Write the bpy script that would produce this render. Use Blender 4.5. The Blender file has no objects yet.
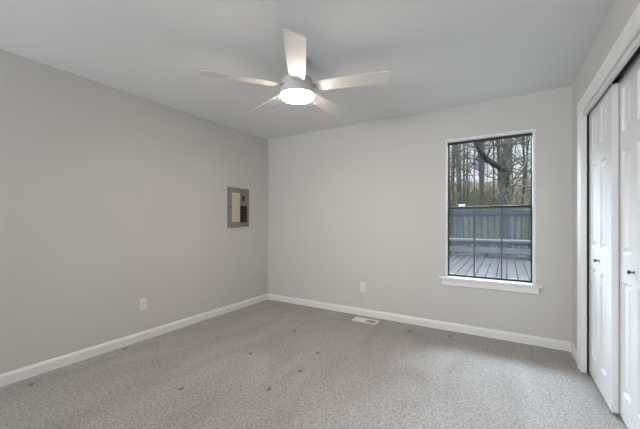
import bpy, bmesh, math, random
from mathutils import Vector, Matrix
random.seed(7)
C = bpy.context.scene.collection
S = bpy.context.scene
R = math.radians
# ------------------------------------------------------------------ camera
YAW = R(31.35); FPX = 307.0; CH = 1.197
cam_d = bpy.data.cameras.new('camera'); cam = bpy.data.objects.new('camera', cam_d); C.objects.link(cam)
cam_d.sensor_width = 36.0; cam_d.sensor_fit = 'HORIZONTAL'; cam_d.lens = 36.0*FPX/640.0
cam_d.shift_y = 6.5/640.0; cam_d.clip_start = 0.02; cam_d.clip_end = 300
cam.location = (0, 0, CH); cam.rotation_euler = (R(90), 0, YAW)
S.camera = cam
# ------------------------------------------------------------------ world
w = bpy.data.worlds.new('sky'); S.world = w; w.use_nodes = True
nt = w.node_tree; nt.nodes.clear()
wo = nt.nodes.new('ShaderNodeOutputWorld'); bg = nt.nodes.new('ShaderNodeBackground')
tc = nt.nodes.new('ShaderNodeTexCoord'); wn = nt.nodes.new('ShaderNodeTexNoise'); wn.inputs['Scale'].default_value = 3.0
wr = nt.nodes.new('ShaderNodeValToRGB')
wr.color_ramp.elements[0].position = .3; wr.color_ramp.elements[0].color = (.74, .80, .92, 1)
wr.color_ramp.elements[1].position = .7; wr.color_ramp.elements[1].color = (.95, .97, 1.0, 1)
nt.links.new(tc.outputs['Generated'], wn.inputs['Vector']); nt.links.new(wn.outputs['Fac'], wr.inputs['Fac'])
nt.links.new(wr.outputs['Color'], bg.inputs['Color']); nt.links.new(bg.outputs[0], wo.inputs[0])
# overcast dome: about the same all round the horizon, several times brighter overhead
sx_ = nt.nodes.new('ShaderNodeSeparateXYZ'); nt.links.new(tc.outputs['Generated'], sx_.inputs[0])
mr_ = nt.nodes.new('ShaderNodeMapRange'); mr_.interpolation_type = 'SMOOTHSTEP'
mr_.inputs['From Min'].default_value = .22; mr_.inputs['From Max'].default_value = .85
mr_.inputs['To Min'].default_value = 1.2; mr_.inputs['To Max'].default_value = 8.0
nt.links.new(sx_.outputs['Z'], mr_.inputs['Value']); nt.links.new(mr_.outputs[0], bg.inputs['Strength'])
# ------------------------------------------------------------------ area lights: unseen fill lights added outside the windows
def area(name, loc, rot, sx, sy, power, col):
    l = bpy.data.lights.new(name, 'AREA'); l.shape = 'RECTANGLE'; l.size = sx; l.size_y = sy
    l.energy = power; l.color = col
    o = bpy.data.objects.new(name, l); C.objects.link(o); o.location = loc; o.rotation_euler = rot
    return o
area('rear_fill_light', (-2.55, -3.2, 1.2), (R(116), 0, R(-30)), 1.1, 1.1, 175, (.97, .98, 1.0))  # added fill light, shining in through the made-up rear window
v_ = Vector((.15, 2.5, .3)) - Vector((-.9, 5.6, 3.2))
wl = area('sky_fill_light', (-.9, 5.6, 3.2), v_.to_track_quat('-Z', 'Y').to_euler(), 2.6, 1.0, 800, (.76, .87, 1.0))  # added light above the window, out of view, standing in for bright sky
# fan light power is in the fan builder (LAMP)
LAMP = 122.0
# ------------------------------------------------------------------ exposure
vs = S.view_settings
vs.view_transform = 'Standard'; vs.look = 'None'; vs.gamma = 1; vs.use_curve_mapping = False
vs.exposure = 0.0

# ------------------------------------------------------------------ helpers
def mat(name, col, rough=.6, metal=0, noise=None, bump=None, spec=None, emit=None):
    m = bpy.data.materials.new(name); m.use_nodes = True
    n = m.node_tree.nodes; L = m.node_tree.links; b = n['Principled BSDF']
    b.inputs['Base Color'].default_value = (*col, 1); b.inputs['Roughness'].default_value = rough
    b.inputs['Metallic'].default_value = metal
    if spec is not None: b.inputs['Specular IOR Level'].default_value = spec
    if emit: b.inputs['Emission Color'].default_value = (*emit[0], 1); b.inputs['Emission Strength'].default_value = emit[1]
    tx = n.new('ShaderNodeTexCoord')
    if noise:
        sc, amt = noise
        t = n.new('ShaderNodeTexNoise'); t.inputs['Scale'].default_value = sc; t.inputs['Detail'].default_value = 4
        r = n.new('ShaderNodeValToRGB')
        r.color_ramp.elements[0].position = .3; r.color_ramp.elements[1].position = .7
        r.color_ramp.elements[0].color = (*[c*(1-amt) for c in col], 1)
        r.color_ramp.elements[1].color = (*[min(1, c*(1+amt)) for c in col], 1)
        L.new(tx.outputs['Object'], t.inputs['Vector']); L.new(t.outputs['Fac'], r.inputs['Fac']); L.new(r.outputs['Color'], b.inputs['Base Color'])
    if bump:
        sc, st, di = bump
        t = n.new('ShaderNodeTexNoise'); t.inputs['Scale'].default_value = sc; t.inputs['Detail'].default_value = 3
        bp = n.new('ShaderNodeBump'); bp.inputs['Strength'].default_value = st; bp.inputs['Distance'].default_value = di
        L.new(tx.outputs['Object'], t.inputs['Vector']); L.new(t.outputs['Fac'], bp.inputs['Height']); L.new(bp.outputs[0], b.inputs['Normal'])
    return m

def obj(name, bm, m, parent=None, loc=None, smooth=False, mats=None):
    me = bpy.data.meshes.new(name); bm.normal_update(); bm.to_mesh(me); bm.free()
    for mm in (mats or [m]): me.materials.append(mm)
    if smooth:
        for p in me.polygons: p.use_smooth = True
        try: me.set_sharp_from_angle(angle=R(35))
        except Exception: pass
    o = bpy.data.objects.new(name, me); C.objects.link(o)
    if parent: o.parent = parent
    if loc: o.location = loc
    return o
def tag(o, label=None, cat=None, group=None, kind=None):
    if label: o['label'] = label
    if cat: o['category'] = cat
    if group: o['group'] = group
    if kind: o['kind'] = kind
    return o
def thing(name, label, cat, loc=(0, 0, 0), rz=0, group=None):
    o = bpy.data.objects.new(name, None); C.objects.link(o); o.empty_display_size = .1
    o.location = loc; o.rotation_euler = (0, 0, rz)
    return tag(o, label, cat, group)
def box(bm, x0, x1, y0, y1, z0, z1, bev=0, mi=0):
    vs_ = [bm.verts.new((x, y, z)) for x in (x0, x1) for y in (y0, y1) for z in (z0, z1)]
    fs = [(0,1,3,2), (4,6,7,5), (0,4,5,1), (2,3,7,6), (0,2,6,4), (1,5,7,3)]
    F = [bm.faces.new([vs_[i] for i in f]) for f in fs]
    for f in F: f.material_index = mi
    if bev:
        ed = list({e for f in F for e in f.edges})
        bmesh.ops.bevel(bm, geom=ed, offset=bev, segments=2, affect='EDGES', profile=.5)
    return bm
def nb(*a, **k): return box(bmesh.new(), *a, **k)
def lathe(bm, prof, seg=32, c=(0, 0, 0), axis='Z', cap=True):
    rings = []
    for r, h in prof:
        ring = []
        for k in range(seg):
            a = 2*math.pi*k/seg; x, y = r*math.cos(a), r*math.sin(a)
            p = (x, y, h) if axis == 'Z' else ((-h, x, y) if axis == 'X' else (x, -h, y))
            ring.append(bm.verts.new((p[0]+c[0], p[1]+c[1], p[2]+c[2])))
        rings.append(ring)
    for a, b in zip(rings, rings[1:]):
        for k in range(seg): bm.faces.new((a[k], a[(k+1) % seg], b[(k+1) % seg], b[k]))
    if cap: bm.faces.new(rings[0]); bm.faces.new(rings[-1])
    bmesh.ops.recalc_face_normals(bm, faces=bm.faces)
    return bm
def tube(bm, pts, rad, seg=6):
    rings = []; n = len(pts)
    for i, p in enumerate(pts):
        p = Vector(p); t = Vector(pts[min(i+1, n-1)]) - Vector(pts[max(i-1, 0)])
        t.normalize(); u = t.cross(Vector((0.3, 1, .2))).normalized(); v = t.cross(u)
        r = rad[i] if hasattr(rad, '__len__') else rad
        rings.append([bm.verts.new(p + (u*math.cos(2*math.pi*k/seg) + v*math.sin(2*math.pi*k/seg))*r) for k in range(seg)])
    for a, b in zip(rings, rings[1:]):
        for k in range(seg): bm.faces.new((a[k], a[(k+1) % seg], b[(k+1) % seg], b[k]))
    bm.faces.new(rings[0]); bm.faces.new(rings[-1])
    return bm

# ------------------------------------------------------------------ materials
M_wall = mat('wall_paint', (.63, .617, .60), .75, noise=(1.5, .012), bump=(180, .06, .002), spec=.3)
M_ceil = mat('ceiling_paint', (.78, .79, .80), .9, noise=(2, .012), bump=(220, .08, .002), spec=.2)
M_trim = mat('trim_paint', (.83, .83, .82), .38, noise=(6, .01))
M_door = mat('door_paint', (.81, .82, .835), .25, noise=(5, .01), bump=(60, .03, .001))
M_bronze = mat('bronze_aluminium', (.035, .033, .038), .45, .3, noise=(30, .15))
M_muntin = mat('muntin_bar', (.10, .10, .115), .5, noise=(30, .15))
M_nickel = mat('dark_nickel', (.22, .21, .20), .28, 1.0, noise=(40, .08))
M_track = mat('track_metal', (.03, .03, .03), .5, .5, noise=(40, .2))
M_plastic = mat('white_plastic', (.80, .79, .76), .4, noise=(20, .01))
M_slot = mat('slot_dark', (.03, .03, .03), .6, noise=(50, .1))
M_fan = mat('fan_enamel', (.74, .71, .70), .5, noise=(8, .02))
M_fanm = mat('fan_housing', (.62, .59, .59), .45, noise=(8, .02))
M_lens = mat('lamp_lens', (.9, .88, .84), .5, emit=((1.0, .87, .735), LAMP), noise=(8, .01))
M_pgrey = mat('panel_grey', (.22, .215, .20), .5, .2, noise=(14, .05))
M_pgrey2 = mat('panel_grey_door', (.25, .245, .225), .5, .2, noise=(14, .05))
M_paper = mat('directory_paper', (.62, .56, .47), .8, noise=(40, .06))
M_black = mat('breaker_black', (.012, .012, .012), .7, noise=(60, .2))
M_ink = mat('ink', (.25, .22, .19), .8, noise=(80, .2))
M_vent = mat('register_enamel', (.85, .84, .82), .4, noise=(15, .02))
M_bark = mat('bark', (.045, .040, .038), .95, noise=(7, .45), bump=(25, .6, .03))
M_bark2 = mat('lichen_bark', (.075, .073, .062), .95, noise=(5, .5), bump=(20, .7, .03))
M_pale = mat('pale_bark', (.17, .155, .13), .9, noise=(8, .3), bump=(25, .5, .02))
M_twig = mat('twig', (.11, .098, .072), .95, noise=(3, .4))
M_leaf = mat('moss_leaf', (.12, .17, .05), .9, noise=(2.5, .5))
M_rail = mat('weathered_rail', (.022, .021, .024), .9, noise=(10, .4), bump=(30, .4, .01))

def carpet_mat():
    m = bpy.data.materials.new('carpet'); m.use_nodes = True
    n = m.node_tree.nodes; L = m.node_tree.links; b = n['Principled BSDF']; b.inputs['Roughness'].default_value = 1
    b.inputs['Specular IOR Level'].default_value = .1
    b.inputs['Sheen Weight'].default_value = .25
    tx = n.new('ShaderNodeTexCoord')
    def noise(sc, det=2, dist=0):
        t = n.new('ShaderNodeTexNoise'); t.inputs['Scale'].default_value = sc; t.inputs['Detail'].default_value = det
        t.inputs['Distortion'].default_value = dist; L.new(tx.outputs['Object'], t.inputs['Vector']); return t
    a = noise(170, 3, .4); c = noise(66, 3, .5)
    mpg = n.new('ShaderNodeMapping'); mpg.inputs['Rotation'].default_value = (0, 0, R(32)); mpg.inputs['Scale'].default_value = (2.1, .9, 1)
    L.new(tx.outputs['Object'], mpg.inputs[0]); d = noise(1.15, 6, .9); L.new(mpg.outputs[0], d.inputs['Vector'])
    r = n.new('ShaderNodeValToRGB'); e = r.color_ramp.elements
    e[0].position = .40; e[0].color = (.215, .192, .178, 1); e[1].position = .60; e[1].color = (.49, .46, .44, 1)
    x = e.new(.48); x.color = (.35, .325, .308, 1)
    mx = n.new('ShaderNodeMath'); mx.operation = 'MULTIPLY_ADD'; mx.inputs[1].default_value = .45; 
    L.new(c.outputs['Fac'], mx.inputs[0])
    sc_ = n.new('ShaderNodeMath'); sc_.operation = 'MULTIPLY'; sc_.inputs[1].default_value = .55
    L.new(a.outputs['Fac'], sc_.inputs[0]); L.new(sc_.outputs[0], mx.inputs[2]); L.new(mx.outputs[0], r.inputs['Fac'])
    # broad wear and brushing
    r2 = n.new('ShaderNodeValToRGB'); r2.color_ramp.elements[0].position = .35; r2.color_ramp.elements[0].color = (.83, .82, .81, 1)
    r2.color_ramp.elements[1].position = .62; r2.color_ramp.elements[1].color = (1, 1, 1, 1)
    L.new(d.outputs['Fac'], r2.inputs['Fac'])
    mm = n.new('ShaderNodeMixRGB'); mm.blend_type = 'MULTIPLY'; mm.inputs[0].default_value = 1
    L.new(r.outputs[0], mm.inputs[1]); L.new(r2.outputs[0], mm.inputs[2])
    last = None
    for dx, dy in dents:      # dent shade painted into the pile colour where furniture feet stood
        vd = n.new('ShaderNodeVectorMath'); vd.operation = 'DISTANCE'; vd.inputs[1].default_value = (dx, dy, 0)
        L.new(tx.outputs['Object'], vd.inputs[0])
        mr = n.new('ShaderNodeMapRange'); mr.inputs[1].default_value = .014; mr.inputs[2].default_value = .027
        mr.inputs[3].default_value = .85; mr.inputs[4].default_value = 0; L.new(vd.outputs['Value'], mr.inputs[0])
        if last is None: last = mr
        else:
            mxn = n.new('ShaderNodeMath'); mxn.operation = 'MAXIMUM'; L.new(last.outputs[0], mxn.inputs[0]); L.new(mr.outputs[0], mxn.inputs[1]); last = mxn
    m3 = n.new('ShaderNodeMixRGB'); m3.inputs[2].default_value = (.13, .11, .10, 1)
    L.new(last.outputs[0], m3.inputs[0]); L.new(mm.outputs[0], m3.inputs[1]); L.new(m3.outputs[0], b.inputs['Base Color'])
    bp = n.new('ShaderNodeBump'); bp.inputs['Strength'].default_value = .9; bp.inputs['Distance'].default_value = .006
    L.new(mx.outputs[0], bp.inputs['Height']); L.new(bp.outputs[0], b.inputs['Normal'])
    return m

def glass_mat(name, haze=0.0):
    m = bpy.data.materials.new(name); m.use_nodes = True
    n = m.node_tree.nodes; L = m.node_tree.links; n.clear()
    o = n.new('ShaderNodeOutputMaterial'); t = n.new('ShaderNodeBsdfTransparent'); t.inputs[0].default_value = (.93, .95, .95, 1)
    g = n.new('ShaderNodeBsdfGlossy'); g.inputs['Roughness'].default_value = .02
    f = n.new('ShaderNodeFresnel'); f.inputs[0].default_value = 1.18
    mx = n.new('ShaderNodeMixShader'); L.new(f.outputs[0], mx.inputs[0]); L.new(t.outputs[0], mx.inputs[1]); L.new(g.outputs[0], mx.inputs[2])
    out = mx
    if haze:
        d = n.new('ShaderNodeBsdfDiffuse'); d.inputs[0].default_value = (.42, .46, .58, 1)
        nz = n.new('ShaderNodeTexNoise'); nz.inputs['Scale'].default_value = 9
        mp = n.new('ShaderNodeMapRange'); mp.inputs[1].default_value = .35; mp.inputs[2].default_value = .7
        mp.inputs[3].default_value = haze*.6; mp.inputs[4].default_value = haze*1.3
        L.new(nz.outputs['Fac'], mp.inputs[0])
        m2 = n.new('ShaderNodeMixShader'); L.new(mp.outputs[0], m2.inputs[0])
        L.new(mx.outputs[0], m2.inputs[1]); L.new(d.outputs[0], m2.inputs[2]); out = m2
    L.new(out.outputs[0], o.inputs[0]); return m
M_glass = glass_mat('glass'); M_screen = glass_mat('insect_screen', .13)

def deck_mat():
    m = mat('deck_boards', (.058, .051, .051), .85, noise=(4, .55), bump=(14, .4, .01))
    return m
M_deck = deck_mat()
M_bench = mat('bench_wood', (.14, .135, .15), .85, noise=(7, .2), bump=(20, .4, .01))
M_ground = mat('leaf_litter', (.095, .085, .058), 1, noise=(1.2, .5), bump=(6, 1, .1))

# ------------------------------------------------------------------ room shell
XL, XR, YB, YR, H, T = -3.13, .513, 3.607, -2.6, 2.44, .14
struct = lambda name, bm, m, parent=None, **k: (lambda o: tag(o, kind='structure') if not parent else o)(obj(name, bm, m, parent, **k))

# floor: carpet with furniture dents pressed into the pile
def cam2floor(px, py, z=0.0):
    d = FPX*(CH - z)/(py - 221.0); u = (px-320)/FPX*d
    f = (-math.sin(YAW), math.cos(YAW)); r = (math.cos(YAW), math.sin(YAW))
    return f[0]*d + r[0]*u, f[1]*d + r[1]*u
dents = [cam2floor(*p) for p in ((124, 348.5), (31, 384), (181, 388), (269, 388.5), (300.5, 370.5), (250.5, 353), (318, 352.5), (295, 331), (410, 331), (450, 336))]
M_carpet = carpet_mat()
bm = bmesh.new(); st = .02
gx0, gx1, gy0, gy1 = XL, 1.25, YR, YB
nx = int((gx1-gx0)/st); ny = int((gy1-gy0)/st)
grid = []
for j in range(ny+1):
    row = []
    for i in range(nx+1):
        x = gx0+(gx1-gx0)*i/nx; y = gy0+(gy1-gy0)*j/ny; z = 0
        for dx, dy in dents:
            q = (x-dx)**2+(y-dy)**2
            if q < .0036: z -= .017*math.exp(-q/.00045)
        row.append(bm.verts.new((x, y, z)))
    grid.append(row)
for j in range(ny):
    for i in range(nx): bm.faces.new((grid[j][i], grid[j][i+1], grid[j+1][i+1], grid[j+1][i]))
struct('floor', bm, M_carpet, smooth=True)
struct('ceiling', nb(XL-T, 1.4, YR-T, YB+T, H, H+.12), M_ceil)
struct('wall_left', nb(XL-T, XL, YR-T, YB+T, -.1, H), M_wall)
# back wall with window opening
WX0, WX1, WZ0, WZ1 = -.562, .212, .590, 2.066
bm = bmesh.new()
box(bm, XL, WX0-.012, YB, YB+T, -.1, H); box(bm, WX1+.012, 1.25, YB, YB+T, -.1, H)
box(bm, WX0-.012, WX1+.012, YB, YB+T, WZ1+.012, H); box(bm, WX0-.012, WX1+.012, YB, YB+T, -.1, WZ0-.012)
struct('wall_back', bm, M_wall)
# right wall with closet opening
CY0, CY1, CZ = 1.40, 3.157, 2.072
bm = bmesh.new()
box(bm, XR, XR+.023, CY1+.015, YB, -.1, H); box(bm, XR, XR+.12, YR, CY0-.015, -.1, H); box(bm, XR+.023, XR+.12, CY1+.015, YB, CZ+.015, H); box(bm, XR, XR+.12, CY0-.015, CY1+.015, CZ+.015, H)
struct('wall_right', bm, M_wall)
bm = bmesh.new(); box(bm, 1.25, 1.33, YR-T, YB+T, -.1, H); box(bm, XR+.12, 1.25, CY0-.6, CY0-.5, -.1, H)
struct('wall_closet', bm, M_wall)
# rear wall with an unseen window added behind the camera for fill light
bm = bmesh.new()
RX0, RX1, RZ0, RZ1 = -2.95, -1.68, .80, 2.06
box(bm, XL, RX0, YR-T, YR, -.1, H); box(bm, RX1, 1.25, YR-T, YR, -.1, H); box(bm, RX0, RX1, YR-T, YR, RZ1, H); box(bm, RX0, RX1, YR-T, YR, -.1, RZ0)
struct('wall_rear', bm, M_wall)
bm = bmesh.new()
for x in (RX0, (RX0+RX1)/2-.02, RX1-.04): box(bm, x, x+.04, YR-.10, YR-.05, RZ0, RZ1)
for z in (RZ0, RZ1-.04): box(bm, RX0, RX1, YR-.10, YR-.05, z, z+.04)
w2 = struct('added_rear_window', bm, M_trim)
obj('pane', nb(RX0+.04, RX1-.04, YR-.078, YR-.074, RZ0+.04, RZ1-.04), M_glass, w2)

# baseboards: extruded profile with a chamfered, stepped top
def baseboard(name, p0, p1, nrm):
    h, t = .087, .014
    prof = [(0, -.01), (t, -.01), (t, h-.022), (t-.003, h-.016), (t-.005, h-.008), (.004, h), (0, h)]
    bm = bmesh.new(); R_ = []
    for p in (p0, p1): R_.append([bm.verts.new((p[0]+nrm[0]*a, p[1]+nrm[1]*a, z)) for a, z in prof])
    n = len(prof)
    for k in range(n): bm.faces.new((R_[0][k], R_[0][(k+1) % n], R_[1][(k+1) % n], R_[1][k]))
    bm.faces.new(R_[0]); bm.faces.new(R_[1]); bmesh.ops.recalc_face_normals(bm, faces=bm.faces)
    return struct(name, bm, M_trim)
baseboard('baseboard_left', (XL, YR), (XL, YB), (1, 0))
baseboard('baseboard_back', (XL+.014, YB), (XR-.014, YB), (0, -1))
baseboard('baseboard_right', (XR, 3.258), (XR, YB), (-1, 0))
baseboard('baseboard_rear', (XL+.014, YR), (XR, YR), (0, 1))

# ------------------------------------------------------------------ window
def window():
    # white jamb liner flush with the wall
    bm = bmesh.new(); y0, y1 = YB-.004, YB+T+.01
    box(bm, WX0-.014, WX0, y0, y1, WZ0, WZ1+.022, .002); box(bm, WX1, WX1+.024, y0, y1, WZ0, WZ1+.022, .002)
    box(bm, WX0, WX1, y0, y1, WZ1, WZ1+.022, .002); box(bm, WX0, WX1, YB+.035, y1, WZ0-.012, WZ0)
    w = struct('window_1', bm, M_trim)
    # dark outer frame
    fy = YB+.055
    bm = bmesh.new(); f = .007
    box(bm, WX0, WX0+f, fy, fy+.07, WZ0, WZ1, .002); box(bm, WX1-f, WX1, fy, fy+.07, WZ0, WZ1, .002)
    box(bm, WX0+f, WX1-f, fy, fy+.07, WZ1-.010, WZ1, .002); box(bm, WX0+f, WX1-f, fy, fy+.07, WZ0, WZ0+.008, .002)
    fr = obj('frame', bm, M_bronze, w, smooth=False)
    zm = 1.342
    def sash(x0, x1, z0, z1, y, wst, wtop, wbot, mun, gm):
        bm = bmesh.new()
        box(bm, x0, x0+wst, y, y+.025, z0, z1, .002); box(bm, x1-wst, x1, y, y+.025, z0, z1, .002)
        box(bm, x0+wst, x1-wst, y, y+.025, z1-wtop, z1, .002); box(bm, x0+wst, x1-wst, y, y+.025, z0, z0+wbot, .002)
        s = obj('sash', bm, M_bronze, w)
        p = obj('pane', nb(x0+wst*.5, x1-wst*.5, y+.011, y+.014, z0+wbot*.5, z1-wtop*.5), M_glass, s)
        bm = bmesh.new()
        for k in (1, 2):
            xc = x0+(x1-x0)*k/3; box(bm, xc-mun, xc+mun, y+.004, y+.010, z0+wbot, z1-wtop)
        zc = (z0+z1)/2; box(bm, x0+wst, x1-wst, y+.0035, y+.0105, zc-mun*.7, zc+mun*.7)
        obj('muntin_grid', bm, M_muntin, s)
        return s
    x0, x1 = WX0+f, WX1-f
    sash(x0, x1, zm-.012, WZ1-.010, fy+.036, .005, .006, .022, .0052, M_glass)
    lo = sash(x0, x1, WZ0+.008, zm+.014, fy+.006, .006, .026, .008, .0065, M_glass)
    # sash lock on the meeting rail and white tab
    bm = bmesh.new(); box(bm, x0+.10, x0+.165, fy-.006, fy+.010, zm+.014, zm+.034, .004); 
    obj('sash_lock', bm, M_plastic, lo)
    obj('insect_screen', nb(x0+.008, x1-.008, fy+.064, fy+.0655, WZ0+.02, zm), M_screen, w)
    # sill (stool) and apron
    bm = nb(-.639, .285, YB-.042, YB+.035, .560, .586, .004); box(bm, WX0-.002, WX1+.002, YB+.0, YB+.06, .578, WZ0)
    obj('window_sill', bm, M_trim, w)
    bm = nb(-.615, .262, YB-.018, YB, .498, .560, .004)
    obj('apron', bm, M_trim, w)
window()

# ------------------------------------------------------------------ closet casing, jamb, track
cx = XR
bm = bmesh.new()
def casing_v(bm, y0, y1, z1):
    # y1 = inner side towards the opening ; moulded face: outer bead, flat, inner bead
    s = 1 if y1 > y0 else -1
    W = abs(y1-y0)
    prof = [(0, 0), (0, .019), (.012, .022), (.020, .019), (.026, .016), (W-.022, .012), (W-.012, .011), (W-.004, .008), (W, 0)]
    return prof
CW = .088
prof = [(0, 0), (0, .020), (.010, .023), (.018, .021), (.024, .017), (CW-.022, .014), (CW-.014, .016), (CW-.005, .014), (CW, .010), (CW, 0)]
# mitred path: up the far side, along the head, down the near side
ycF, ycN, zc_ = CY1+CW, CY0-CW, CZ-.012+CW
def ring(pt_outer, dirs):
    out = []
    for wv, t in prof: out.append(bm.verts.new((cx-t, pt_outer[0]+dirs[0]*wv, pt_outer[1]+dirs[1]*wv)))
    return out
rs = [ring((ycF, -.01), (-1, 0)), ring((ycF, zc_), (-1, -1)), ring((ycN, zc_), (1, -1)), ring((ycN, -.01), (1, 0))]
for a, b in zip(rs, rs[1:]):
    n = len(prof)
    for k in range(n): bm.faces.new((a[k], a[(k+1) % n], b[(k+1) % n], b[k]))
bm.faces.new(rs[0]); bm.faces.new(rs[-1]); bmesh.ops.recalc_face_normals(bm, faces=bm.faces)
tr = struct('trim_1', bm, M_trim)
bm = bmesh.new()
box(bm, XR+.0005, XR+.024, CY1+.003, CY1+.015, -.01, CZ+.015); box(bm, XR+.0005, XR+.13, CY0-.015, CY0-.003, -.01, CZ+.015); box(bm, XR+.0005, XR+.13, CY0-.003, CY1+.003, CZ+.001, CZ+.015)
box(bm, XR+.004, XR+.024, CY0, CY1, CZ-.044, CZ)     # head stop
obj('jamb', bm, M_trim, tr)
bm = bmesh.new()
box(bm, XR+.024, XR+.110, CY0+.01, CY1+.06, CZ-.0035, CZ-.0005)
for x in (XR+.024, XR+.064, XR+.106): box(bm, x, x+.004, CY0+.01, CY1+.06, CZ-.010, CZ-.003)
obj('door_track', bm, M_track, tr)

# ------------------------------------------------------------------ six panel closet doors
def closet_door(name, xf, y_far, width, brackets, z1=2.046):
    z0, th = .016, .032
    ys = [0, .093, .235, .345, .487, width]; zs = [0, .165-z0+.01, .82, .99, 1.60, 1.715, 1.975, z1-z0]
    bm = bmesh.new()
    P = lambda y, z, dpt: bm.verts.new((xf+dpt, y_far-y, z0+z))
    def quad(a, b, c, d, da, db=None):
        pass
    for i in range(5):
        for j in range(7):
            a, b, c, d = ys[i], ys[i+1], zs[j], zs[j+1]
            if i in (1, 3) and j in (1, 3, 5):
                rings = []
                for ins, dep in ((0, 0), (.004, .004), (.009, .013), (.018, .0135), (.036, .004), (.040, .003)):
                    rings.append([P(a+ins, c+ins, dep), P(b-ins, c+ins, dep), P(b-ins, d-ins, dep), P(a+ins, d-ins, dep)])
                for r0, r1 in zip(rings, rings[1:]):
                    for k in range(4): bm.faces.new((r0[k], r0[(k+1) % 4], r1[(k+1) % 4], r1[k]))
                bm.faces.new(rings[-1])
            else:
                bm.faces.new((P(a, c, 0), P(b, c, 0), P(b, d, 0), P(a, d, 0)))
    # back and edges
    A = [P(0, 0, 0), P(width, 0, 0), P(width, zs[-1], 0), P(0, zs[-1], 0)]
    B = [P(0, 0, th), P(width, 0, th), P(width, zs[-1], th), P(0, zs[-1], th)]
    bm.faces.new(B)
    for k in range(4): bm.faces.new((A[k], A[(k+1) % 4], B[(k+1) % 4], B[k]))
    bmesh.ops.remove_doubles(bm, verts=bm.verts, dist=.0002)
    bmesh.ops.recalc_face_normals(bm, faces=bm.faces)
    d = struct(name, bm, M_door)
    kc = (xf, y_far-width/2, z0+.902)
    kb = lathe(bmesh.new(), [(.0005, 0), (.004, 0), (.0042, .010), (.0055, .013), (.0095, .016), (.0115, .020), (.0105, .025), (.006, .0285), (.001, .029)], 20, kc, 'X')
    k = obj('knob', kb, M_nickel, d, smooth=True)
    obj('rosette', lathe(bmesh.new(), [(.001, .0), (.0105, .0), (.0105, .0018), (.008, .004), (.001, .0045)], 20, kc, 'X'), M_nickel, k, smooth=True)
    for y in brackets:
        bm = nb(xf+.006, xf+.022, y-.022, y+.022, z1-.002, CZ-.008, .001)
        lathe(bm, [(.011, 0), (.011, .006)], 16, (xf+.006, y, CZ-.018), 'X')
        obj('roller_hanger', bm, M_track, d)
    return d
closet_door('door_1', .552, 3.170, .612, (3.07, 2.62))
closet_door('door_2', .588, 2.600, .590, (2.5, 2.09), 2.068)
closet_door('door_3', .552, 2.005, .590, (1.9, 1.5))

# ------------------------------------------------------------------ ceiling fan
FX, FY = -1.381, 1.933
fan = thing('ceiling_fan', 'white five-bladed ceiling fan with a lit round lamp, hanging from the ceiling', 'ceiling fan', (FX, FY, H))
zb = 2.225 - H
obj('canopy', lathe(bmesh.new(), [(.005, 0), (.078, 0), (.080, -.012), (.074, -.035), (.055, -.060), (.018, -.066)], 40), M_fanm, fan, smooth=True)
obj('downrod', lathe(bmesh.new(), [(.013, -.05), (.013, -.16)], 20), M_fanm, fan, smooth=True)
obj('motor_housing', lathe(bmesh.new(), [(.015, -.135), (.06, -.14), (.108, -.155), (.122, -.175), (.124, -.205), (.118, -.222), (.05, -.226)], 48), M_fanm, fan, smooth=True)
obj('light_kit', lathe(bmesh.new(), [(.05, -.222), (.126, -.224), (.133, -.230), (.134, -.272), (.130, -.277), (.122, -.277), (.05, -.275)], 48), M_fanm, fan, smooth=True)
obj('lamp_lens', lathe(bmesh.new(), [(.116, -.270), (.1225, -.278), (.122, -.290), (.114, -.299), (.08, -.307), (.04, -.311), (.003, -.312)], 48), M_lens, fan, smooth=True)
def cam_angle(a): return a + 31.35
for a in (-15.0, 57, 129, 201, 273):
    ang = R(cam_angle(a))
    th = .006; pit = R(10)
    bm = bmesh.new()
    # outline (along, across) ; tip cut on a slant
    out = []
    L0, L1 = .150, .705
    top = [(L0, .050), (L0+.05, .060), (L0+.18, .064), (L1-.20, .064), (L1-.030, .064), (L1-.024, .058)]
    bot = [(L1+.006, -.060), (L1-.002, -.066), (L1-.20, -.066), (L0+.18, -.064), (L0+.05, -.056), (L0, -.046)]
    ol = top+bot
    ca, sa = math.cos(ang), math.sin(ang)
    def bp(l, wv, h):
        z = zb + (-wv)*math.sin(pit) + h; ww = wv*math.cos(pit)
        return (l*ca - ww*sa, l*sa + ww*ca, z)
    up = [bm.verts.new(bp(l, q, th/2)) for l, q in ol]; dn = [bm.verts.new(bp(l, q, -th/2)) for l, q in ol]
    bm.faces.new(up); bm.faces.new(dn[::-1]); n = len(ol)
    for k in range(n): bm.faces.new((up[k], dn[k], dn[(k+1) % n], up[(k+1) % n]))
    bmesh.ops.recalc_face_normals(bm, faces=bm.faces)
    bl = obj('blade', bm, M_fan, fan)
    bm = bmesh.new()
    pts = [(.075, .022), (.150, .030), (.205, .034), (.225, .018), (.225, -.018), (.205, -.034), (.150, -.030), (.075, -.022)]
    up = [bm.verts.new(bp(l, q, .0105)) for l, q in pts]; dn = [bm.verts.new(bp(l, q, .0035)) for l, q in pts]
    bm.faces.new(up); bm.faces.new(dn[::-1]); n = len(pts)
    for k in range(n): bm.faces.new((up[k], dn[k], dn[(k+1) % n], up[(k+1) % n]))
    bmesh.ops.recalc_face_normals(bm, faces=bm.faces)
    obj('blade_iron', bm, M_fanm, bl)

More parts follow.
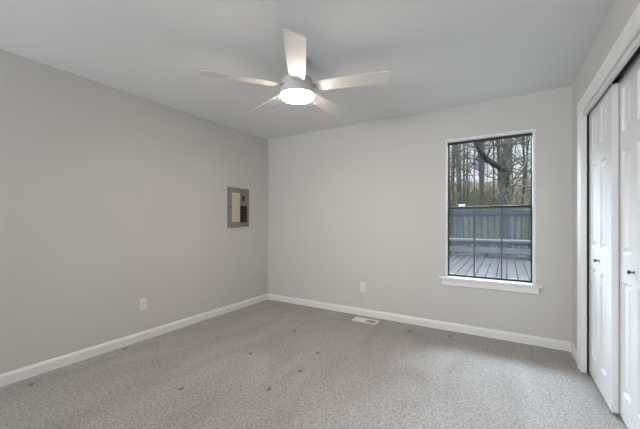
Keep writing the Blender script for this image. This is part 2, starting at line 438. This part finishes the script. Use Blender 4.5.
# ------------------------------------------------------------------ breaker panel on left wall
def lx(px):   # Y on the left wall seen at column px
    a = math.atan((px-320)/FPX) - YAW; return -XL/math.tan(-a)
ep = thing('breaker_panel', 'grey electrical breaker panel with black breakers set in the left wall', 'electrical panel', (XL, 3.0, 1.118))
def pb(y0, y1, z0, z1, x0, x1, bev=0): return nb(x0, x1, y0-3.0, y1-3.0, z0-1.118, z1-1.118, bev)
Y0, Y1 = 2.805, 3.19
obj('cover', pb(Y0, Y1, 1.118, 1.642, 0, .010, .002), M_pgrey, ep)
dr = obj('door', pb(Y0-.004, 3.012, 1.112, 1.646, .0105, .020, .002), M_pgrey2, ep)
lab = obj('directory_sheet', pb(2.862, 3.004, 1.185, 1.575, .0205, .0215), M_paper, dr)
bm = bmesh.new()
for k in range(13):
    z = 1.20+k*.0285-1.118
    box(bm, .0216, .0221, 2.868-3, 2.998-3, z, z+.0022)
box(bm, .0216, .0221, 2.931-3, 2.933-3, 1.2-1.118, 1.545-1.118)
obj('directory_lines', bm, M_ink, lab)
obj('latch', pb(2.836, 2.850, 1.365, 1.395, .0205, .026, .001), M_slot, dr)
obj('breaker_bay', pb(3.022, 3.142, 1.178, 1.405, .0102, .013), M_slot, ep)
for c in range(2):
    for k in range(6):
        y = 3.026+c*.058; z = 1.184+k*.0365
        b = obj('breaker', pb(y, y+.050, z, z+.0325, .0132, .024, .0015), M_black, ep)
        obj('toggle', pb(y+(.036 if c == 0 else .006), y+(.048 if c == 0 else .018), z+.009, z+.0235, .0242, .033, .001), M_black, b)
obj('divider_strip', pb(3.077, 3.083, 1.178, 1.405, .0132, .020), M_pgrey2, ep)
mb = obj('main_breaker', pb(3.058, 3.096, 1.475, 1.540, .0102, .020, .001), M_black, ep)
obj('main_toggle', pb(3.070, 3.084, 1.497, 1.520, .0202, .026, .001), M_black, mb)
for y, z in ((2.83, 1.15), (2.83, 1.61), (3.165, 1.15), (3.165, 1.61)):
    obj('screw', lathe(bmesh.new(), [(.004, 0), (.004, .0015), (.001, .002)], 10, (.0205 if y < 3 else .0105, y-3, z-1.118), 'X'), M_nickel, dr if y < 3 else ep)

# ------------------------------------------------------------------ outlets
def outlet(label, loc, rz):
    t = thing('wall_outlet', label, 'electrical outlet', loc, rz)
    obj('cover_plate', nb(-.035, .035, -.006, 0, -.0575, .0575, .002), M_plastic, t)
    for s in (-1, 1):
        bm = bmesh.new(); lathe(bm, [(.0165, .0062), (.0165, .0080), (.0150, .0088), (.001, .0088)], 24, (0, 0, s*.0195), 'Y')
        q = obj('receptacle', bm, M_plastic, t)
        bm = bmesh.new()
        for x in (-.0065, .0055): box(bm, x, x+.0015, -.0095, -.0089, s*.0195-.001, s*.0195+.007)
        box(bm, -.0022, .0022, -.0095, -.0089, s*.0195-.009, s*.0195-.005)
        obj('slots', bm, M_slot, q)
    obj('screw', lathe(bmesh.new(), [(.003, .0062), (.003, .0070), (.001, .0073)], 12, (0, 0, 0), 'Y'), M_nickel, t)
outlet('white duplex wall outlet low on the left wall above the baseboard', (XL, 1.713, .362), R(90))
outlet('white duplex wall outlet low on the back wall above the floor vent', (-1.56, YB, .36), 0)

# ------------------------------------------------------------------ floor register
cs = [Vector((*cam2floor(*p), 0)) for p in ((352.3, 320.6), (358.5, 317.8), (378.5, 321.2), (373.3, 325.2))]
ctr = sum(cs, Vector())/4
VW, VD = .30, .145
fv = thing('floor_vent', 'white metal floor vent register lying in the carpet by the back wall', 'floor vent', (ctr.x, ctr.y, .002), 0)
bm = bmesh.new()
hw, hd, b = VW/2, VD/2, .022
box(bm, -hw, hw, -hd, -hd+b, 0, .007, .002); box(bm, -hw, hw, hd-b, hd, 0, .007, .002)
box(bm, -hw, -hw+b, -hd+b, hd-b, 0, .007, .002); box(bm, hw-b, hw, -hd+b, hd-b, 0, .007, .002)
obj('frame', bm, M_vent, fv)
obj('duct_opening', nb(-hw+b, hw-b, -hd+b, hd-b, -.0015, .0012), M_slot, fv)
bm = bmesh.new(); box(bm, -hw+b, .008, -hd+b, hd-b, .0014, .0042)
obj('damper_plate', bm, M_vent, fv)
for k in range(20):
    x = -hw+b+.006+k*(VW-2*b-.012)/19
    bm = bmesh.new(); box(bm, x-.0014, x+.0014, -hd+b, hd-b, .0044, .0066)
    obj('slat', bm, M_vent, fv)

# ------------------------------------------------------------------ outside: deck, railing, bench, woods
DZ = .25; DY0, DY1, DX0, DX1 = YB+T+.12, 9.75, -6.0, 5.0
deck = bpy.data.objects.new('deck', None); C.objects.link(deck); tag(deck, 'weathered grey wooden deck outside the window, boards running away from the house', 'deck', kind='structure')
x = DX0; k = 0
bm = bmesh.new()
while x < DX1:
    e = random.uniform(-.003, .003)
    box(bm, x, x+.145, DY0, DY1, DZ-.035+e, DZ+e, .003); x += .158; k += 1
obj('deck_boards', bm, M_deck, deck)
bm = bmesh.new(); box(bm, DX0, DX1, DY1-.04, DY1, DZ-.25, DZ-.04); 
for y in (4.6, 5.8, 7.0, 8.2, 9.4): box(bm, DX0, DX1, y, y+.04, DZ-.22, DZ-.04)
obj('joists', bm, M_rail, deck)
bm = bmesh.new()
for xx in (-5.9, -3.9, -1.9, .1, 2.1, 4.1):
    for y in (4.0, 6.6, 9.6): box(bm, xx, xx+.1, y, y+.1, -2.6, DZ-.25)
obj('deck_posts', bm, M_rail, deck)

# railing
BY = 9.62
rail = thing('deck_railing', 'dark weathered wooden picket railing along the far edge of the deck', 'railing', (-.5, BY, DZ))
RW = 3.4
obj('top_rail', nb(-RW, RW, -.07, .07, 1.17, 1.21, .004), M_rail, rail)
obj('rail_board', nb(-RW, RW, -.02, .02, 1.06, 1.15, .003), M_rail, rail)
obj('bottom_rail', nb(-RW, RW, -.02, .02, .07, .16, .003), M_rail, rail)
k = 0; x = -RW+.02
while x < RW:
    obj('picket', nb(x, x+.042, -.062, -.022, .05, 1.12, .003), M_rail, rail); x += .155
for x in (-RW, -1.1, 1.1, RW-.09): obj('post', nb(x, x+.09, .022, .112, -.02, 1.165, .004), M_rail, rail)

# bench
bn = thing('deck_bench', 'long weathered grey wooden bench in front of the picket railing on the deck', 'bench', (-.5, 9.12, DZ))
for k in range(3): obj('seat_board', nb(-3.2, 3.2, -.22+k*.15, -.22+k*.15+.138, .43, .468, .004), M_bench, bn)
obj('front_fascia', nb(-3.2, 3.2, -.205, -.167, .34, .425, .004), M_rail, bn)
obj('stretcher', nb(-3.2, 3.2, -.16, -.12, .13, .27, .004), M_bench, bn)
for x in (-3.0, -1.5, 0, 1.5, 2.9): obj('leg', nb(x, x+.09, -.115, .14, .001, .43, .004), M_rail, bn)

# ground: leaf litter rising into a wooded slope
def gz(x, y):
    t = max(0, y-11.0)
    return -2.0 + .20*t + .25*math.sin(x*.6+y*.3) + .12*math.sin(x*1.7-y*.9)
bm = bmesh.new(); g = []
for j in range(61):
    y = 4.0+j*1.0; g.append([bm.verts.new((-45+i*1.5, y, gz(-45+i*1.5, y) if y > 8 else -2.2)) for i in range(54)])
for j in range(60):
    for i in range(53): bm.faces.new((g[j][i], g[j][i+1], g[j+1][i+1], g[j+1][i]))
gr = struct('ground', bm, M_ground, smooth=True)

def wiggle(p0, d, L, n, amt, up=0.0):
    pts = [Vector(p0)]; d = Vector(d).normalized()
    for _ in range(n):
        d = (d+Vector((random.uniform(-amt, amt), random.uniform(-amt, amt), random.uniform(-amt, amt)+up))).normalized()
        pts.append(pts[-1]+d*L/n)
    return pts
def make_tree(h, r, nbr, seed, bark, twigs=True):
    random.seed(seed)
    tp = wiggle((0, 0, -.3), (random.uniform(-.05, .05), 0, 1), h, 9, .045, .05)
    tr_ = [r*(1.25 if i == 0 else 1)*(1-.85*i/9) for i in range(10)]
    bt = tube(bmesh.new(), tp, tr_, 8)
    bb = bmesh.new()
    for _ in range(nbr):
        i = random.randint(2, 8); a = random.uniform(0, 6.28)
        d = (math.cos(a), math.sin(a), random.uniform(.2, 1.1)); L = h*random.uniform(.12, .28)*(1.15-i/12)
        r0 = tr_[i]*random.uniform(.25, .45)
        bp_ = wiggle(tp[i], d, L, 5, .2, .06); tube(bb, bp_, [r0*(1-.16*q) for q in range(6)], 4)
        if twigs:
            for _2 in range(4):
                j = random.randint(1, 5); a2 = random.uniform(0, 6.28)
                tw = wiggle(bp_[j], (math.cos(a2), math.sin(a2), random.uniform(-.1, .9)), L*random.uniform(.25, .5), 3, .25)
                tube(bb, tw, [r0*.28, r0*.22, r0*.16, r0*.1], 3)
    return bt, bb
protos = []
kinds = [('bare_tree', 'bare slender grey tree standing in the woods beyond the deck', 'bare trees in the woods beyond the deck', M_bark),
         ('mossy_tree', 'bare tree with pale lichen bark in the woods beyond the deck', 'lichen trees in the woods beyond the deck', M_bark2)]
for i in range(6):
    kd = kinds[1 if i in (2, 5) else 0]
    bt, bb = make_tree(random.Random(i).uniform(15, 20), [.055, .08, .10, .05, .065, .085][i], 36, 100+i, kd[3])
    root = thing(kd[0], kd[1], 'tree', (0, 0, 0), 0, kd[2])
    t1 = obj('trunk', bt, kd[3], root, smooth=True); t2 = obj('branches', bb, M_twig, root, smooth=True)
    protos.append((root, [t1, t2], False))
used = [False]*6
rnd = random.Random(21)
def place_tree(i, x, y, rz, s):
    root, ch, _ = protos[i]
    if not used[i]: used[i] = True; r = root
    else:
        r = root.copy(); C.objects.link(r)
        for c in ch:
            q = c.copy(); q.parent = r; C.objects.link(q)
    r.location = (x, y, gz(x, y)); r.rotation_euler = (0, 0, rz); r.scale = (s, s, s)
spots = []
tries = 0
while len(spots) < 64 and tries < 4000:
    tries += 1
    y = rnd.uniform(14.0, 44); 
    xl, xr = -.22*y-1.2, .11*y+1.2; x = rnd.uniform(xl, xr)
    if all((x-a)**2+(y-b)**2 > (.9 if y < 24 else .7)**2 for a, b in spots): spots.append((x, y))
for n_, (x, y) in enumerate(spots): place_tree(n_ % 6, x, y, rnd.uniform(0, 6.28), rnd.uniform(.8, 1.15))

# the big tree with an arching limb
def wp(px, py, d):   # point seen at a pixel when d metres ahead
    u = (px-320)/FPX*d; z = CH+(221-py)/FPX*d
    return Vector((-math.sin(YAW)*d+math.cos(YAW)*u, math.cos(YAW)*d+math.sin(YAW)*u, z))
D = 11.6
base = wp(505, 250, D); base.z = gz(base.x, base.y)
bt_ = thing('forked_tree', 'large lichen-covered tree with a thick limb arching out to the left behind the deck', 'tree', base)
def loc_pts(lst): return [wp(*p)-base for p in lst]
random.seed(5)
tp = [Vector((.05, 0, -.3))]+loc_pts([(505, 240, D), (505, 215, D), (504, 190, D), (506, 168, D), (508, 145, D), (507, 120, D), (509, 90, D), (511, 50, D)])
obj('trunk', tube(bmesh.new(), tp, [.30, .24, .20, .185, .18, .14, .12, .10, .05], 12), M_bark2, bt_, smooth=True)
lp = loc_pts([(505.5, 172, D), (500, 167, D-.1), (493, 163.5, D-.25), (486, 158.5, D-.4), (480, 151, D-.5), (476.5, 144, D-.6), (475, 130, D-.7), (473, 105, D-.8)])
obj('limb', tube(bmesh.new(), lp, [.11, .115, .11, .10, .085, .07, .05, .025], 10), M_bark, bt_, smooth=True)
bb = bmesh.new()
for src, r0, cnt in ((tp[3:8], .035, 16), (lp[1:7], .025, 12)):
    for _ in range(cnt):
        p = random.choice(src); a = random.uniform(0, 6.28)
        q = wiggle(p, (math.cos(a), math.sin(a), random.uniform(-.2, 1)), random.uniform(1.0, 2.4), 6, .3)
        tube(bb, q, [r0*(1-.14*k) for k in range(7)], 5)
        for _2 in range(3):
            p2 = random.choice(q[1:]); a2 = random.uniform(0, 6.28)
            tube(bb, wiggle(p2, (math.cos(a2), math.sin(a2), random.uniform(-.3, .8)), random.uniform(.4, .9), 4, .35), [r0*.4, r0*.3, r0*.25, r0*.2, r0*.12], 4)
obj('branches', bb, M_bark2, bt_, smooth=True)

# pale arching shrub at the right of the big tree
sb = wp(516, 232, 10.9); sb.z = gz(sb.x, sb.y)
sh = thing('arching_shrub', 'pale bare shrub with arching stems right of the large forked tree', 'shrub', sb)
random.seed(31)
bb = bmesh.new()
for p in ([(514, 240, 10.9), (513, 215, 10.9), (512, 198, 10.8), (517, 191, 10.7), (525, 197, 10.6), (529, 206, 10.6)],
          [(515, 240, 10.9), (519, 215, 10.9), (519, 195, 10.8), (523, 186, 10.8), (531, 190, 10.7), (537, 200, 10.7)],
          [(516, 240, 10.9), (511, 210, 10.9), (505, 196, 10.8), (500, 192, 10.7), (493, 196, 10.6)],
          [(516, 240, 10.9), (524, 205, 11), (527, 180, 11), (533, 165, 11)],
          [(515, 240, 10.9), (513, 205, 11), (519, 175, 11), (527, 160, 11)]):
    pts = [q-sb for q in loc_pts(p)] if False else [wp(*q)-sb for q in p]
    pts[0].z = -.05
    tube(bb, pts, [.035-.005*k for k in range(len(pts))], 6)
    for _ in range(7):
        q0 = random.choice(pts[1:]); a = random.uniform(0, 6.28)
        tube(bb, wiggle(q0, (math.cos(a), math.sin(a), random.uniform(-.2, .9)), random.uniform(.4, 1.0), 4, .3), [.012, .010, .008, .006, .004], 4)
obj('stems', bb, M_pale, sh, smooth=True)

# undergrowth: tangled twigs and mossy leaves nobody could count
random.seed(77)
bm = bmesh.new()
for _ in range(8500):
    y = random.uniform(11.5, 40); x = random.uniform(-.23*y-1, .12*y+1.2)
    a = random.uniform(0, 6.28)
    pts = wiggle((x, y, gz(x, y)-.05), (math.cos(a)*.7, math.sin(a)*.7, random.uniform(.4, 1.6)), random.uniform(.8, 3.2), 3, .35)
    r = random.uniform(.004, .010)*(.6+y/22); tube(bm, pts, [r, r*.8, r*.6, r*.3], 3)
tag(obj('undergrowth', bm, M_twig), 'tangle of bare brown brush covering the slope among the trees', 'undergrowth', kind='stuff')
bm = bmesh.new()
for _ in range(620):
    y = random.uniform(11.5, 34); cx_ = random.uniform(-.23*y-1, .12*y+1.2); cz = gz(cx_, y)+random.uniform(0, 1.6)
    for _2 in range(34):
        p = Vector((cx_+random.gauss(0, .38), y+random.gauss(0, .38), cz+random.gauss(0, .26)))
        s = random.uniform(.03, .085); u = Vector((random.uniform(-1, 1), random.uniform(-1, 1), random.uniform(-1, 1))).normalized(); v = u.orthogonal().normalized()
        q = [bm.verts.new(p+u*s), bm.verts.new(p+v*s*.5), bm.verts.new(p-u*s), bm.verts.new(p-v*s*.5)]
        bm.faces.new(q)
tag(obj('leaves', bm, M_leaf), 'patches of mossy green leaves low among the trees', 'foliage', kind='stuff')
